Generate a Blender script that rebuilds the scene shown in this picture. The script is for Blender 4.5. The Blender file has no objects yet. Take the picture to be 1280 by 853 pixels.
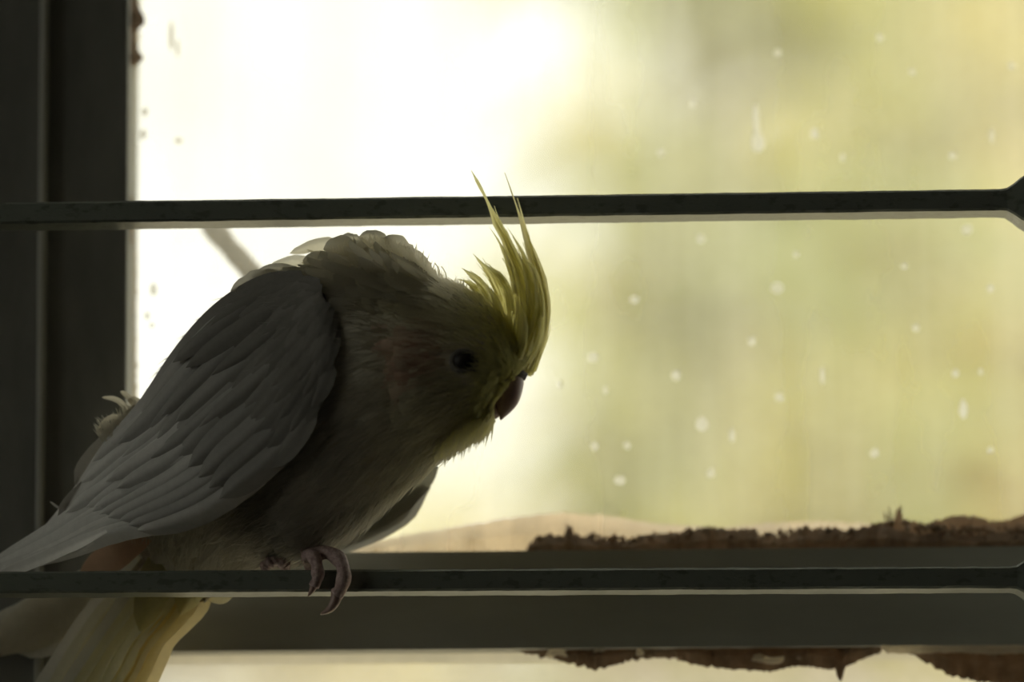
import bpy, bmesh, math, random
import numpy as np
from mathutils import Vector, Matrix, noise

random.seed(7)
rng = np.random.default_rng(11)
SC = bpy.context.scene
COL = SC.collection

# ------------------------------------------------------------------ camera
F_PX, DIST, Z0 = 6400.0, 1.6, 1.45          # focal length in px of the 1280 frame, metres to the grille, height
PITCH, YAW, ROLL = (math.radians(a) for a in (10.48, -0.888, -0.443))
FWD = Vector((math.sin(YAW)*math.cos(PITCH), math.cos(YAW)*math.cos(PITCH), math.sin(PITCH)))
_r0 = Vector((math.cos(YAW), -math.sin(YAW), 0)); _u0 = _r0.cross(FWD)
RIGHT = _r0*math.cos(ROLL) + _u0*math.sin(ROLL)
UP = -_r0*math.sin(ROLL) + _u0*math.cos(ROLL)
CAM = Vector((0, 0, Z0)) - FWD*DIST
cam = bpy.data.cameras.new('camera'); camo = bpy.data.objects.new('camera', cam); COL.objects.link(camo)
m = Matrix((RIGHT, UP, -FWD)).transposed().to_4x4(); m.translation = CAM; camo.matrix_world = m
cam.sensor_width = 36; cam.lens = F_PX/1280*36; cam.clip_start = .05; cam.clip_end = 200
cam.dof.use_dof = True; cam.dof.focus_distance = DIST - .012; cam.dof.aperture_fstop = 4.6
SC.camera = camo

# ------------------------------------------------------------------ sky, sun, exposure
SKY, SUN = 1.5, 6.3
w = bpy.data.worlds.new('hazy_sky'); SC.world = w; w.use_nodes = True
bg = w.node_tree.nodes['Background']; bg.inputs[0].default_value = (1, .985, .87, 1); bg.inputs[1].default_value = SKY
sun = bpy.data.lights.new('sun', 'SUN'); sun.energy = SUN; sun.angle = .02; sun.color = (1, .94, .80)
suno = bpy.data.objects.new('sun', sun); COL.objects.link(suno)
suno.rotation_euler = Vector((-.42, .62, -.66)).to_track_quat('-Z', 'Y').to_euler()
vs = SC.view_settings
vs.view_transform = 'Standard'; vs.look = 'None'; vs.gamma = 1; vs.use_curve_mapping = False; vs.exposure = 0.0
SC.cycles.use_denoising = True
SC.cycles.max_bounces = 10; SC.cycles.diffuse_bounces = 5; SC.cycles.transparent_max_bounces = 16

# ------------------------------------------------------------------ helpers
def W(px, py, y):
    """point on the plane at depth y (metres behind the grille) seen at pixel px, py"""
    d = FWD + RIGHT*((px-640)/F_PX) + UP*((426.5-py)/F_PX)
    return CAM + d*((y-CAM.y)/d.y)

def obj(name, verts, faces, material, parent=None, smooth=True, cols=None):
    me = bpy.data.meshes.new(name); me.from_pydata([tuple(v) for v in verts], [], faces); me.update()
    if smooth: me.polygons.foreach_set('use_smooth', [True]*len(me.polygons))
    if cols is not None:
        a = me.color_attributes.new('Col', 'FLOAT_COLOR', 'POINT')
        a.data.foreach_set('color', np.array([(c[0], c[1], c[2], 1) for c in cols], dtype=np.float32).ravel())
    me.materials.append(material)
    o = bpy.data.objects.new(name, me); COL.objects.link(o)
    if parent: o.parent = parent; o.matrix_parent_inverse = Matrix.Translation(parent.location).inverted() if parent.type == 'EMPTY' else Matrix()
    return o

def tag(o, label=None, cat=None, group=None, kind=None):
    for k, v in (('label', label), ('category', cat), ('group', group), ('kind', kind)):
        if v: o[k] = v
    return o

def empty(name, loc=(0, 0, 0)):
    o = bpy.data.objects.new(name, None); COL.objects.link(o); o.location = loc; o.empty_display_size = .02
    return o

def box_data(x0, x1, y0, y1, z0, z1, bev=0.0):
    bm = bmesh.new(); bmesh.ops.create_cube(bm, size=1)
    for v in bm.verts: v.co = Vector(((x0+x1)/2+v.co.x*(x1-x0), (y0+y1)/2+v.co.y*(y1-y0), (z0+z1)/2+v.co.z*(z1-z0)))
    if bev: bmesh.ops.bevel(bm, geom=bm.edges[:], offset=bev, segments=2, affect='EDGES', profile=.6)
    bm.verts.ensure_lookup_table()
    vs_ = [v.co.copy() for v in bm.verts]; fs = [[v.index for v in f.verts] for f in bm.faces]; bm.free()
    return vs_, fs

def box(name, x0, x1, y0, y1, z0, z1, mat, parent=None, bev=0.0):
    v, f = box_data(x0, x1, y0, y1, z0, z1, bev)
    return obj(name, v, f, mat, parent, smooth=False)

class Geo:
    def __init__(s): s.v, s.f, s.c = [], [], []
    def add(s, verts, faces, col=None):
        n = len(s.v); s.v += list(verts); s.f += [[i+n for i in q] for q in faces]
        if col is not None: s.c += [col]*len(verts)
    def build(s, name, mat, parent=None, smooth=True):
        return obj(name, s.v, s.f, mat, parent, smooth, s.c if s.c else None)

def catmull(pts, n):
    pts = np.array(pts, float); k = len(pts); out = []
    for t in np.linspace(0, k-1, n):
        i = min(int(t), k-2); u = t-i
        p0, p1, p2, p3 = pts[max(i-1, 0)], pts[i], pts[i+1], pts[min(i+2, k-1)]
        out.append(.5*((2*p1)+(-p0+p2)*u+(2*p0-5*p1+4*p2-p3)*u*u+(-p0+3*p1-3*p2+p3)*u**3))
    return np.array(out)

# ------------------------------------------------------------------ materials
def newmat(name):
    mt = bpy.data.materials.new(name); mt.use_nodes = True
    nt = mt.node_tree; nt.nodes.clear()
    out = nt.nodes.new('ShaderNodeOutputMaterial')
    return mt, nt, out

def coords(nt, scale=(1, 1, 1)):
    tc = nt.nodes.new('ShaderNodeTexCoord'); mp = nt.nodes.new('ShaderNodeMapping')
    mp.inputs['Scale'].default_value = scale; nt.links.new(tc.outputs['Object'], mp.inputs[0])
    return mp.outputs[0]

def nz(nt, vec, scale, detail=4, rough=.6):
    n = nt.nodes.new('ShaderNodeTexNoise'); n.inputs['Scale'].default_value = scale
    n.inputs['Detail'].default_value = detail; n.inputs['Roughness'].default_value = rough
    nt.links.new(vec, n.inputs['Vector']); return n.outputs[0]

def ramp(nt, fac, stops):
    r = nt.nodes.new('ShaderNodeValToRGB'); e = r.color_ramp.elements
    while len(e) < len(stops): e.new(.5)
    for el, (p, c) in zip(e, stops):
        el.position = p; el.color = c if len(c) == 4 else (*c, 1)
    nt.links.new(fac, r.inputs[0]); return r.outputs[0]

def bump(nt, h, strength, dist):
    b = nt.nodes.new('ShaderNodeBump'); b.inputs['Strength'].default_value = strength; b.inputs['Distance'].default_value = dist
    nt.links.new(h, b.inputs['Height']); return b.outputs[0]

def mottled(name, c1, c2, scale=40, rough=.55, stretch=(1, 1, 1), bmp=.25, dist=.001, lo=.35, hi=.65, spec=.5, c3=None):
    mt, nt, out = newmat(name); p = nt.nodes.new('ShaderNodeBsdfPrincipled')
    v = coords(nt, stretch); n = nz(nt, v, scale)
    st = [(lo, c1), (hi, c2)] + ([(min(hi+.08, 1), c3)] if c3 else [])
    nt.links.new(ramp(nt, n, st), p.inputs['Base Color'])
    p.inputs['Roughness'].default_value = rough; p.inputs['Specular IOR Level'].default_value = spec
    if bmp: nt.links.new(bump(nt, nz(nt, v, scale*3), bmp, dist), p.inputs['Normal'])
    nt.links.new(p.outputs[0], out.inputs[0]); return mt

def translucent_mat(name, color=None, attr=False, trans=.4, rough=.75, vary=.15, scale=300, spec=.2, stretch=(1, 1, 1)):
    mt, nt, out = newmat(name)
    p = nt.nodes.new('ShaderNodeBsdfPrincipled'); p.inputs['Roughness'].default_value = rough
    p.inputs['Specular IOR Level'].default_value = spec
    t = nt.nodes.new('ShaderNodeBsdfTranslucent'); mx = nt.nodes.new('ShaderNodeMixShader'); mx.inputs[0].default_value = trans
    if attr:
        a = nt.nodes.new('ShaderNodeVertexColor'); a.layer_name = 'Col'; src = a.outputs[0]
    else:
        a = nt.nodes.new('ShaderNodeRGB'); a.outputs[0].default_value = (*color, 1); src = a.outputs[0]
    hv = nt.nodes.new('ShaderNodeHueSaturation'); nt.links.new(src, hv.inputs['Color'])
    mr = nt.nodes.new('ShaderNodeMapRange'); mr.inputs['To Min'].default_value = 1-vary; mr.inputs['To Max'].default_value = 1+vary
    nt.links.new(nz(nt, coords(nt, stretch), scale, 3), mr.inputs['Value']); nt.links.new(mr.outputs[0], hv.inputs['Value'])
    nt.links.new(hv.outputs[0], p.inputs['Base Color']); nt.links.new(hv.outputs[0], t.inputs['Color'])
    nt.links.new(p.outputs[0], mx.inputs[1]); nt.links.new(t.outputs[0], mx.inputs[2]); nt.links.new(mx.outputs[0], out.inputs[0])
    return mt

def glass_mat(name, base, amp, tint, streak=True):
    """thin window glass under a film of dust with runs in it"""
    mt, nt, out = newmat(name)
    tr = nt.nodes.new('ShaderNodeBsdfTransparent'); tr.inputs[0].default_value = (.95, .96, .93, 1)
    gl = nt.nodes.new('ShaderNodeBsdfGlossy'); gl.inputs['Roughness'].default_value = .05
    fr = nt.nodes.new('ShaderNodeFresnel'); fr.inputs[0].default_value = 1.45
    m1 = nt.nodes.new('ShaderNodeMixShader'); nt.links.new(fr.outputs[0], m1.inputs[0])
    nt.links.new(tr.outputs[0], m1.inputs[1]); nt.links.new(gl.outputs[0], m1.inputs[2])
    tl = nt.nodes.new('ShaderNodeBsdfTranslucent'); tl.inputs[0].default_value = (*tint, 1)
    df = nt.nodes.new('ShaderNodeBsdfDiffuse'); df.inputs[0].default_value = (*tint, 1)
    m2 = nt.nodes.new('ShaderNodeMixShader'); m2.inputs[0].default_value = .25
    nt.links.new(tl.outputs[0], m2.inputs[1]); nt.links.new(df.outputs[0], m2.inputs[2])
    v = coords(nt, (1, 1, .10 if streak else 1)); v2 = coords(nt)
    a = nz(nt, v, 30, 3, .5); b = nz(nt, v2, 14, 4)
    mr = nt.nodes.new('ShaderNodeMapRange'); mr.inputs['From Min'].default_value = .3; mr.inputs['From Max'].default_value = .7
    mr.inputs['To Min'].default_value = base-amp; mr.inputs['To Max'].default_value = base+amp; nt.links.new(a, mr.inputs['Value'])
    mr2 = nt.nodes.new('ShaderNodeMapRange'); mr2.inputs['From Min'].default_value = .3; mr2.inputs['From Max'].default_value = .7
    mr2.inputs['To Min'].default_value = -amp*.6; mr2.inputs['To Max'].default_value = amp*.6; nt.links.new(b, mr2.inputs['Value'])
    ad = nt.nodes.new('ShaderNodeMath'); ad.operation = 'ADD'; ad.use_clamp = True
    nt.links.new(mr.outputs[0], ad.inputs[0]); nt.links.new(mr2.outputs[0], ad.inputs[1])
    m3 = nt.nodes.new('ShaderNodeMixShader'); nt.links.new(ad.outputs[0], m3.inputs[0])
    nt.links.new(m1.outputs[0], m3.inputs[1]); nt.links.new(m2.outputs[0], m3.inputs[2]); nt.links.new(m3.outputs[0], out.inputs[0])
    return mt

M = {
 'bar': mottled('worn_grey_green_bar_paint', (.12, .13, .11), (.18, .20, .172), 420, .34, (.5, 1, 1), .3, .0004, .36, .45),
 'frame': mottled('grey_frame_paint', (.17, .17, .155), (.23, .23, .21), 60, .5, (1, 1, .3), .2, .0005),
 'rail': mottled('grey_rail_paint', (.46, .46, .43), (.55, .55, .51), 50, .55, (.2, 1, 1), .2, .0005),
 'bead': mottled('edge_lit_bead_paint', (.42, .42, .38), (.56, .56, .50), 50, .6, (1, 1, .2)),  # pale tone paints in the light caught along the bead's edge
 'wall': mottled('room_plaster', (.41, .40, .38), (.49, .48, .46), 6, .9),
 'floor': mottled('room_floor', (.13, .11, .09), (.20, .17, .14), 9, .7),
 'glass': glass_mat('dusty_glass', .28, .14, (.93, .92, .82)),
 'glass_low': glass_mat('caked_glass', .80, .20, (1.0, .96, .87), streak=False),
 'clear': glass_mat('side_glass', .06, .04, (.9, .9, .85)),
 'speck': glass_mat('thin_splash', .72, .15, (.97, .97, .92), streak=False),
 'putty': translucent_mat('pale_putty', (.96, .85, .70), trans=.75, vary=.35, scale=90),
 'putty_w': translucent_mat('chalky_paint_flakes', (.97, .91, .80), trans=.8, vary=.2, scale=120),
 'crust': translucent_mat('dry_dirt', (.40, .30, .22), trans=.5, vary=.8, scale=130, rough=.95),
 'crust_l': translucent_mat('grey_dirt', (.58, .48, .38), trans=.55, vary=.5, scale=110, rough=.95),
 'spot': glass_mat('thin_dirt', .55, .15, (.45, .38, .28), streak=False),
 'twig': mottled('dry_twig', (.30, .25, .20), (.55, .50, .42), 120, .9, (1, 1, .3)),
 'feather': translucent_mat('feather', attr=True, trans=.30, vary=.12, scale=500, rough=.7),
 'tailf': translucent_mat('tail_feather', attr=True, trans=.62, vary=.10, scale=400, rough=.7),
 'fluff': translucent_mat('downy_feather', attr=True, trans=.75, vary=.10, scale=400, rough=.8),
 'skin': mottled('body_down', (.42, .38, .28), (.5, .46, .36), 200, .9),
 'beak': mottled('horn_beak', (.40, .28, .25), (.48, .35, .31), 160, .38, bmp=.1),
 'foot': mottled('scaly_foot', (.34, .23, .215), (.56, .42, .40), 900, .5, bmp=.7, dist=.0006),
 'claw': mottled('dark_claw', (.24, .16, .14), (.33, .22, .18), 300, .4, bmp=.1),
 'eye': mottled('dark_eye', (.012, .010, .009), (.02, .016, .014), 50, .45, bmp=0, spec=.2),
 'lid': mottled('grey_eyelid', (.10, .09, .075), (.16, .145, .12), 900, .7),
 'leaf': translucent_mat('leaf', attr=True, trans=.45, vary=.2, scale=6, rough=.5, spec=.35),
 'stem': mottled('garden_stem', (.30, .29, .14), (.42, .40, .20), 12, .8),
 'grass': mottled('dry_garden_ground', (.42, .38, .26), (.55, .49, .37), 3, .95),
 'sillcement': mottled('sill_cement', (.35, .33, .28), (.50, .47, .40), 25, .9),
}

# ------------------------------------------------------------------ room shell
RX0, RX1, RY0, RY1, RZ1 = -1.3, 1.7, -2.9, .05, 2.5      # room inner faces
OX0, OX1, OZ0, OZ1 = -.205, .62, Z0-.50, Z0+.46             # window opening
YW0, YW1 = RY1, .16                                         # back wall thickness
def struct(o): o['kind'] = 'structure'; return o
def multi_box(name, boxes, mat):
    g = Geo()
    for b in boxes: g.add(*box_data(*b))
    return struct(g.build(name, mat, None, False))
struct(box('floor', RX0-.2, RX1+.2, RY0-.2, YW1, -.1, 0, M['floor']))
struct(box('ceiling', RX0-.2, RX1+.2, RY0-.2, YW1, RZ1, RZ1+.12, M['wall']))
multi_box('wall_back', [(RX0-.2, OX0, YW0, YW1, 0, RZ1), (OX1, RX1+.2, YW0, YW1, 0, RZ1),
                        (OX0, OX1, YW0, YW1, 0, OZ0), (OX0, OX1, YW0, YW1, OZ1, RZ1)], M['wall'])
struct(box('wall_right', RX1, RX1+.2, RY0-.2, YW0, 0, RZ1, M['wall']))
struct(box('wall_front', RX0-.2, RX1+.2, RY0-.2, RY0, 0, RZ1, M['wall']))
LY0, LY1, LZ0, LZ1 = -1.15, -.06, 1.3, 2.3                  # unseen second window, added in the left wall for side light
multi_box('wall_left', [(RX0-.2, RX0, RY0, LY0, 0, RZ1), (RX0-.2, RX0, LY1, YW0, 0, RZ1),
                        (RX0-.2, RX0, LY0, LY1, 0, LZ0), (RX0-.2, RX0, LY0, LY1, LZ1, RZ1)], M['wall'])
w2 = struct(empty('added_side_window', (RX0-.1, (LY0+LY1)/2, LZ0)))
tag(w2, 'unseen plain casement window added in the side wall for side light', 'window')
for a in ((LY0, LY0+.05, LZ0, LZ1), (LY1-.05, LY1, LZ0, LZ1), (LY0+.05, LY1-.05, LZ0, LZ0+.05), (LY0+.05, LY1-.05, LZ1-.05, LZ1), ((LY0+LY1)/2-.025, (LY0+LY1)/2+.025, LZ0+.05, LZ1-.05)):
    box('frame_bar', RX0-.13, RX0-.08, a[0], a[1], a[2], a[3], M['frame'], w2, .003)
for a, b in ((LY0+.05, (LY0+LY1)/2-.025), ((LY0+LY1)/2+.025, LY1-.05)):
    x = RX0-.105; obj('pane', [(x, a, LZ0+.05), (x, b, LZ0+.05), (x, b, LZ1-.05), (x, a, LZ1-.05)], [(0, 1, 2, 3)], M['clear'], w2, False)

# ------------------------------------------------------------------ window behind the bird
YF0, YG, YF1 = .056, .076, .094; YL = .067                             # frame face, glass, outer face of the frame
def X(px, py, y): return W(px, py, y).x
def Zp(px, py, y): return W(px, py, y).z
win = struct(empty('window_1', (OX0, .08, OZ0)))
tag(win, 'dark painted window frame with dusty streaked panes behind the iron bars', 'window')
x_st = X(158.5, 400, YF0)                                   # inner edge of the stile
x_b0, x_b1 = X(46, 400, YF0-.004), X(56, 400, YF0-.004)
rt, rb = Zp(700, 687, YF0), Zp(700, 811, YF0)               # lower rail, top and bottom of its face
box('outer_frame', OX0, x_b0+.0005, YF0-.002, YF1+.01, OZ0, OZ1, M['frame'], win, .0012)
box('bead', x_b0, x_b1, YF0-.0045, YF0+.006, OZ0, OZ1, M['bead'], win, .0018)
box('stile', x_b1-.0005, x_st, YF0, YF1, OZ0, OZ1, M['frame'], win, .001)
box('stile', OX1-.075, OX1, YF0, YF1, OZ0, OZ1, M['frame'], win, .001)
# rail: sags a touch to the left as in the photo
def rail(name, zt_l, zt_r, zb_l, zb_r, mat):
    v, f = box_data(x_st-.001, OX1-.074, YF0+.0005, YF1, 0, 1, 0)
    for p in v:
        t = (p.x-x_st)/(OX1-.075-x_st); p.z = (zt_l+(zt_r-zt_l)*t) if p.z > .5 else (zb_l+(zb_r-zb_l)*t)
    return obj(name, v, f, mat, win, False)
_zl, _zr = Zp(160, 693, YF0), Zp(1280, 683, YF0); _bl, _br = Zp(160, 815, YF0), Zp(1280, 806, YF0)
k = (OX1-.075-x_st)/(X(1280, 683, YF0)-x_st)
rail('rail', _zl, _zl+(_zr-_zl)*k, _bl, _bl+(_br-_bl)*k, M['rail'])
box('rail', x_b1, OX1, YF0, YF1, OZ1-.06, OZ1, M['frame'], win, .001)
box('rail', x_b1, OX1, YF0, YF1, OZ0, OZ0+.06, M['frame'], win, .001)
def pane(z0, z1, mat, y):
    return obj('pane', [(x_st-.005, y, z0), (OX1-.07, y, z0), (OX1-.07, y, z1), (x_st-.005, y, z1)], [(0, 1, 2, 3)], mat, win, False)
pane_u = pane(rt-.006, OZ1-.055, M['glass'], YG); pane_l = pane(OZ0+.055, rb+.006, M['glass_low'], YL)
struct(box('trim_1', OX0-.03, OX1+.03, YW1-.03, YW1+.06, OZ0-.05, OZ0-.001, M['sillcement']))
tag(bpy.data.objects['trim_1'], 'cement sill outside below the window', 'sill')

# white splashes on the glass: (px, py, half width px, half height px)
splash = [(948, 178, 8, 14), (946, 150, 4, 22), (867, 129, 5, 5), (826, 191, 6, 5), (1209, 287, 7, 7), (940, 427, 5, 6), (845, 470, 6, 7),
 (974, 497, 6, 6), (877, 530, 8, 9), (775, 601, 7, 6), (1204, 512, 5, 13), (1145, 410, 5, 5), (1194, 467, 5, 5), (971, 360, 8, 8),
 (1238, 361, 4, 5), (784, 557, 5, 5), (743, 558, 5, 6), (889, 592, 5, 6), (1093, 567, 6, 6), (1265, 82, 5, 5), (1191, 195, 5, 5),
 (1100, 47, 4, 5), (972, 66, 5, 5), (1018, 167, 5, 7), (1053, 197, 3, 5), (876, 299, 6, 6), (793, 375, 6, 5), (741, 447, 7, 6),
 (1130, 333, 4, 4), (995, 318, 4, 4), (915, 545, 4, 9), (1238, 563, 4, 4), (1226, 465, 3, 4), (1028, 470, 3, 12), (700, 480, 4, 5), (757, 488, 3, 5), (1140, 90, 4, 4), (1240, 170, 3, 10)]
for (a, b, hw, hh) in splash:
    g = Geo(); n = 12; c = W(a, b, YG-.0004); s = .00026
    vs_ = [c+Vector((0, -.0004, 0))]
    vs_ = [vs_[0]] + [Vector((c.x+math.cos(t)*hw*s*(1+.3*noise.noise((a+math.cos(t), b+math.sin(t), .3))), c.y, c.z+math.sin(t)*hh*s*(1+.3*noise.noise((a+2*math.cos(t), b+math.sin(t), .7))))) for t in np.linspace(0, 2*math.pi, n, endpoint=False)]
    g.add(vs_, [(0, 1+i, 1+(i+1) % n) for i in range(n)]); g.build('dried_splash', M['speck'], pane_u)

# ragged ridges of putty, flaking paint and dirt along the rail
def more(prof, lo, hi, seed):
    rr = random.Random(seed); return prof+[(x, rr.uniform(lo, hi)) for x in range(1330, 2700, 28)]
def ridge(name, prof, base, y0, y1, mat, parent, amp=4, step=2.5, hang=False, freq=.09, seed=0):
    xs = np.arange(prof[0][0], prof[-1][0]+.1, step); tops = np.interp(xs, [p[0] for p in prof], [p[1] for p in prof])
    bx = np.interp(xs, [p[0] for p in base], [p[1] for p in base]); vs_, fs = [], []
    for x, t, b in zip(xs, tops, bx):
        t = t + amp*(noise.noise((x*freq, seed, 0))*1.0+.6*noise.noise((x*freq*3.1, seed+5, 1)))
        t = max(t, b+1) if hang else min(t, b-1)
        dy = (y1-y0)*.25*noise.noise((x*.05, seed, 7))
        for (q, yy) in ((b, y0+dy), ((b+t)/2, y0-.001+dy*1.5), (t, y0+(y1-y0)*.35+dy), (t, y1-(y1-y0)*.25), (b, y1)):
            vs_.append(W(x, q, yy))
    n = len(xs)
    for i in range(n-1):
        for j in range(4): fs.append((i*5+j, (i+1)*5+j, (i+1)*5+j+1, i*5+j+1))
    fs += [tuple(range(5)), tuple((n-1)*5+j for j in range(5))]
    return obj(name, vs_, fs, mat, parent, False)
base_u = [(150, 697), (1300, 687), (2700, 675)]; base_l = [(150, 808), (1300, 800), (2700, 786)]
ridge('putty', [(400, 694), (440, 684), (500, 670), (580, 657), (640, 647), (700, 641), (760, 645), (820, 655), (900, 660), (960, 654), (1020, 652), (1100, 656), (1200, 655), (1300, 656)]+more([], 644, 656, 3), base_u, YG+.003, YG+.012, M['putty'], win, 2, seed=3)
ridge('dirt_crust', [(655, 690), (668, 674), (685, 668), (692, 672), (705, 670), (708, 659), (715, 659), (718, 671), (755, 674), (790, 676), (800, 669), (850, 666), (890, 659), (920, 663), (940, 660), (955, 671), (985, 669), (1005, 657), (1020, 665), (1042, 660), (1060, 665), (1085, 657), (1108, 655), (1120, 662), (1150, 668), (1185, 662), (1215, 670), (1250, 664), (1300, 668)]+more([], 654, 670, 1), base_u, YG-.012, YG-.002, M['crust'], win, 5, 2, freq=.17, seed=9)
ridge('dirt_crust', [(1040, 672), (1080, 660), (1117, 651), (1121, 637), (1126, 636), (1130, 651), (1160, 655), (1180, 648), (1205, 644), (1222, 647), (1250, 653), (1268, 647), (1300, 636)]+more([], 640, 658, 2), base_u, YG-.0035, YG-.0005, M['crust_l'], win, 4, 2, freq=.15, seed=12)
for (a, b, l) in ((1113, 645, 14), (1108, 646, 9), (1125, 636, 6), (711, 658, 5)):      # stray fibres in the dirt
    p0 = W(a, b+4, YG-.006); p1 = W(a+random.uniform(-5, 5), b-l, YG-.006)
    obj('dirt_fibre', [p0-Vector((.0006, 0, 0)), p0+Vector((.0006, 0, 0)), p1, p0+Vector((0, -.0006, 0))], [(0, 2, 3), (3, 2, 1), (0, 1, 2)], M['crust'], win)
ridge('dirt_crust', [(636, 806), (650, 816), (690, 824), (720, 832), (745, 838), (775, 830), (800, 824), (840, 823), (870, 832), (900, 836), (960, 840), (1000, 833), (1030, 836), (1044, 838), (1048, 850), (1053, 850), (1057, 834), (1080, 824), (1105, 814)], base_l, YL-.0065, YL-.001, M['crust'], win, 5, 2, True, freq=.15, seed=31)
ridge('dirt_crust', [(1120, 808), (1150, 824), (1170, 836), (1190, 846), (1220, 852), (1260, 856), (1300, 858)]+more([], 812, 850, 4), base_l, YL-.0065, YL-.001, M['crust'], win, 5, 2, True, freq=.15, seed=33)
ridge('paint_flake', [(1098, 808), (1110, 818), (1160, 817), (1200, 816), (1240, 819), (1300, 816)], base_l, YL-.0095, YL-.007, M['putty_w'], win, 1.5, 2.5, True, seed=41)
for (a, b, hw, hh) in ((694, 816, 13, 7), (750, 813, 8, 4), (800, 816, 6, 5), (962, 826, 16, 6), (948, 822, 9, 5)):
    v = []; n = 10; c = W(a, b, YL-.0075)
    for r_, dy in ((1, 0), (.6, -.002)):
        for t in np.linspace(0, 2*math.pi, n, endpoint=False):
            kk = r_*(1+.9*noise.noise((a+math.cos(t)*1.6, b+math.sin(t)*1.6, 0)))
            v.append(c+Vector((math.cos(t)*hw*.00026*kk, dy, math.sin(t)*hh*.00026*kk)))
    f = [(i, (i+1) % n, n+(i+1) % n, n+i) for i in range(n)]+[tuple(range(n, 2*n)), tuple(reversed(range(n)))]
    obj('paint_chip', v, f, M['putty_w'], win)
def crumbs(name, prof, n, mat, sgn, seed):
    rr = random.Random(seed); g_ = Geo(); xs_, ys_ = [p[0] for p in prof], [p[1] for p in prof]
    for _ in range(n):
        a = rr.uniform(xs_[0], xs_[-1]); b = np.interp(a, xs_, ys_)+sgn*abs(rr.gauss(0, 4)); c = W(a, b, (YG-rr.uniform(.004, .013)) if sgn > 0 else YL-rr.uniform(.001, .007)); r = rr.uniform(.0004, .0014)
        v_ = [c+Vector(q)*r*rr.uniform(.6, 1.5) for q in ((1, 0, 0), (0, 1, 0), (-1, 0, 0), (0, -1, 0), (0, 0, 1), (0, 0, -1))]
        g_.add(v_, [(0, 1, 4), (1, 2, 4), (2, 3, 4), (3, 0, 4), (1, 0, 5), (2, 1, 5), (3, 2, 5), (0, 3, 5)])
    tag(g_.build(name, mat, win, False), kind='stuff')
crumbs('dirt_crumbs', [(670, 672), (720, 668), (790, 674), (890, 660), (955, 669), (1010, 659), (1060, 664), (1115, 652), (1200, 660), (1290, 660)], 170, M['crust'], 1, 1)
crumbs('pale_crumbs', [(640, 684), (760, 676), (900, 672), (1040, 670), (1120, 660), (1290, 662)], 110, M['crust_l'], 1, 2)
crumbs('pale_crumbs', [(640, 812), (740, 822), (880, 824), (1000, 828), (1100, 812), (1290, 828)], 90, M['crust_l'], -1, 3)
# crumbling putty along the stile
def side_ridge(name, prof, y0, y1, mat, seed, amp=2):
    ys = np.arange(prof[0][0], prof[-1][0]+.1, 2.5); ex = np.interp(ys, [p[0] for p in prof], [p[1] for p in prof]); v, f = [], []
    for yy, x in zip(ys, ex):
        x = max(156, x+amp*(noise.noise((yy*.1, seed, 0))+.7*noise.noise((yy*.33, seed, 2))))
        for (q, d) in ((152, y0), ((152+x)/2, y0-.001), (x, (y0+y1)/2), (152, y1)): v.append(W(q, yy, d))
    n = len(ys)
    for i in range(n-1):
        for j in range(3): f.append((i*4+j, i*4+j+1, (i+1)*4+j+1, (i+1)*4+j))
    f += [(0, 1, 2, 3), tuple((n-1)*4+j for j in range(4))]
    obj(name, v, f, mat, win, False)
side_ridge('dirt_crust', [(-30, 170), (5, 172), (18, 180), (30, 181), (38, 172), (48, 170), (62, 172), (72, 180), (80, 174), (86, 160)], YG-.012, YG-.002, M['crust'], 4)
side_ridge('dirt_crust', [(236, 160), (244, 166), (256, 168), (300, 166), (316, 160)], YG-.012, YG-.002, M['crust_l'], 8)
side_ridge('putty', [(-40, 176), (60, 174), (110, 170), (170, 168), (240, 166), (320, 172), (400, 170), (470, 172), (560, 168), (690, 168)], YG+.003, YG+.008, M['putty_w'], 15, 5)
# dirt spots on the pane by the stile
for (a, b, hw, hh) in ((192, 362, 5, 9), (184, 395, 4, 6), (190, 407, 4, 4), (223, 176, 5, 4), (181, 140, 4, 6), (179, 168, 4, 7), (214, 45, 3, 20), (222, 60, 2, 12)):
    n = 10; c = W(a, b, YG-.0005)
    v = [c+Vector((0, -.0004, 0))]+[c+Vector((math.cos(t)*hw*.00026*(1+.4*noise.noise((a, b, t))), 0, math.sin(t)*hh*.00026)) for t in np.linspace(0, 2*math.pi, n, endpoint=False)]
    obj('dirt_spot', v, [(0, 1+i, 1+(i+1) % n) for i in range(n)], M['spot'], pane_u)

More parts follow.
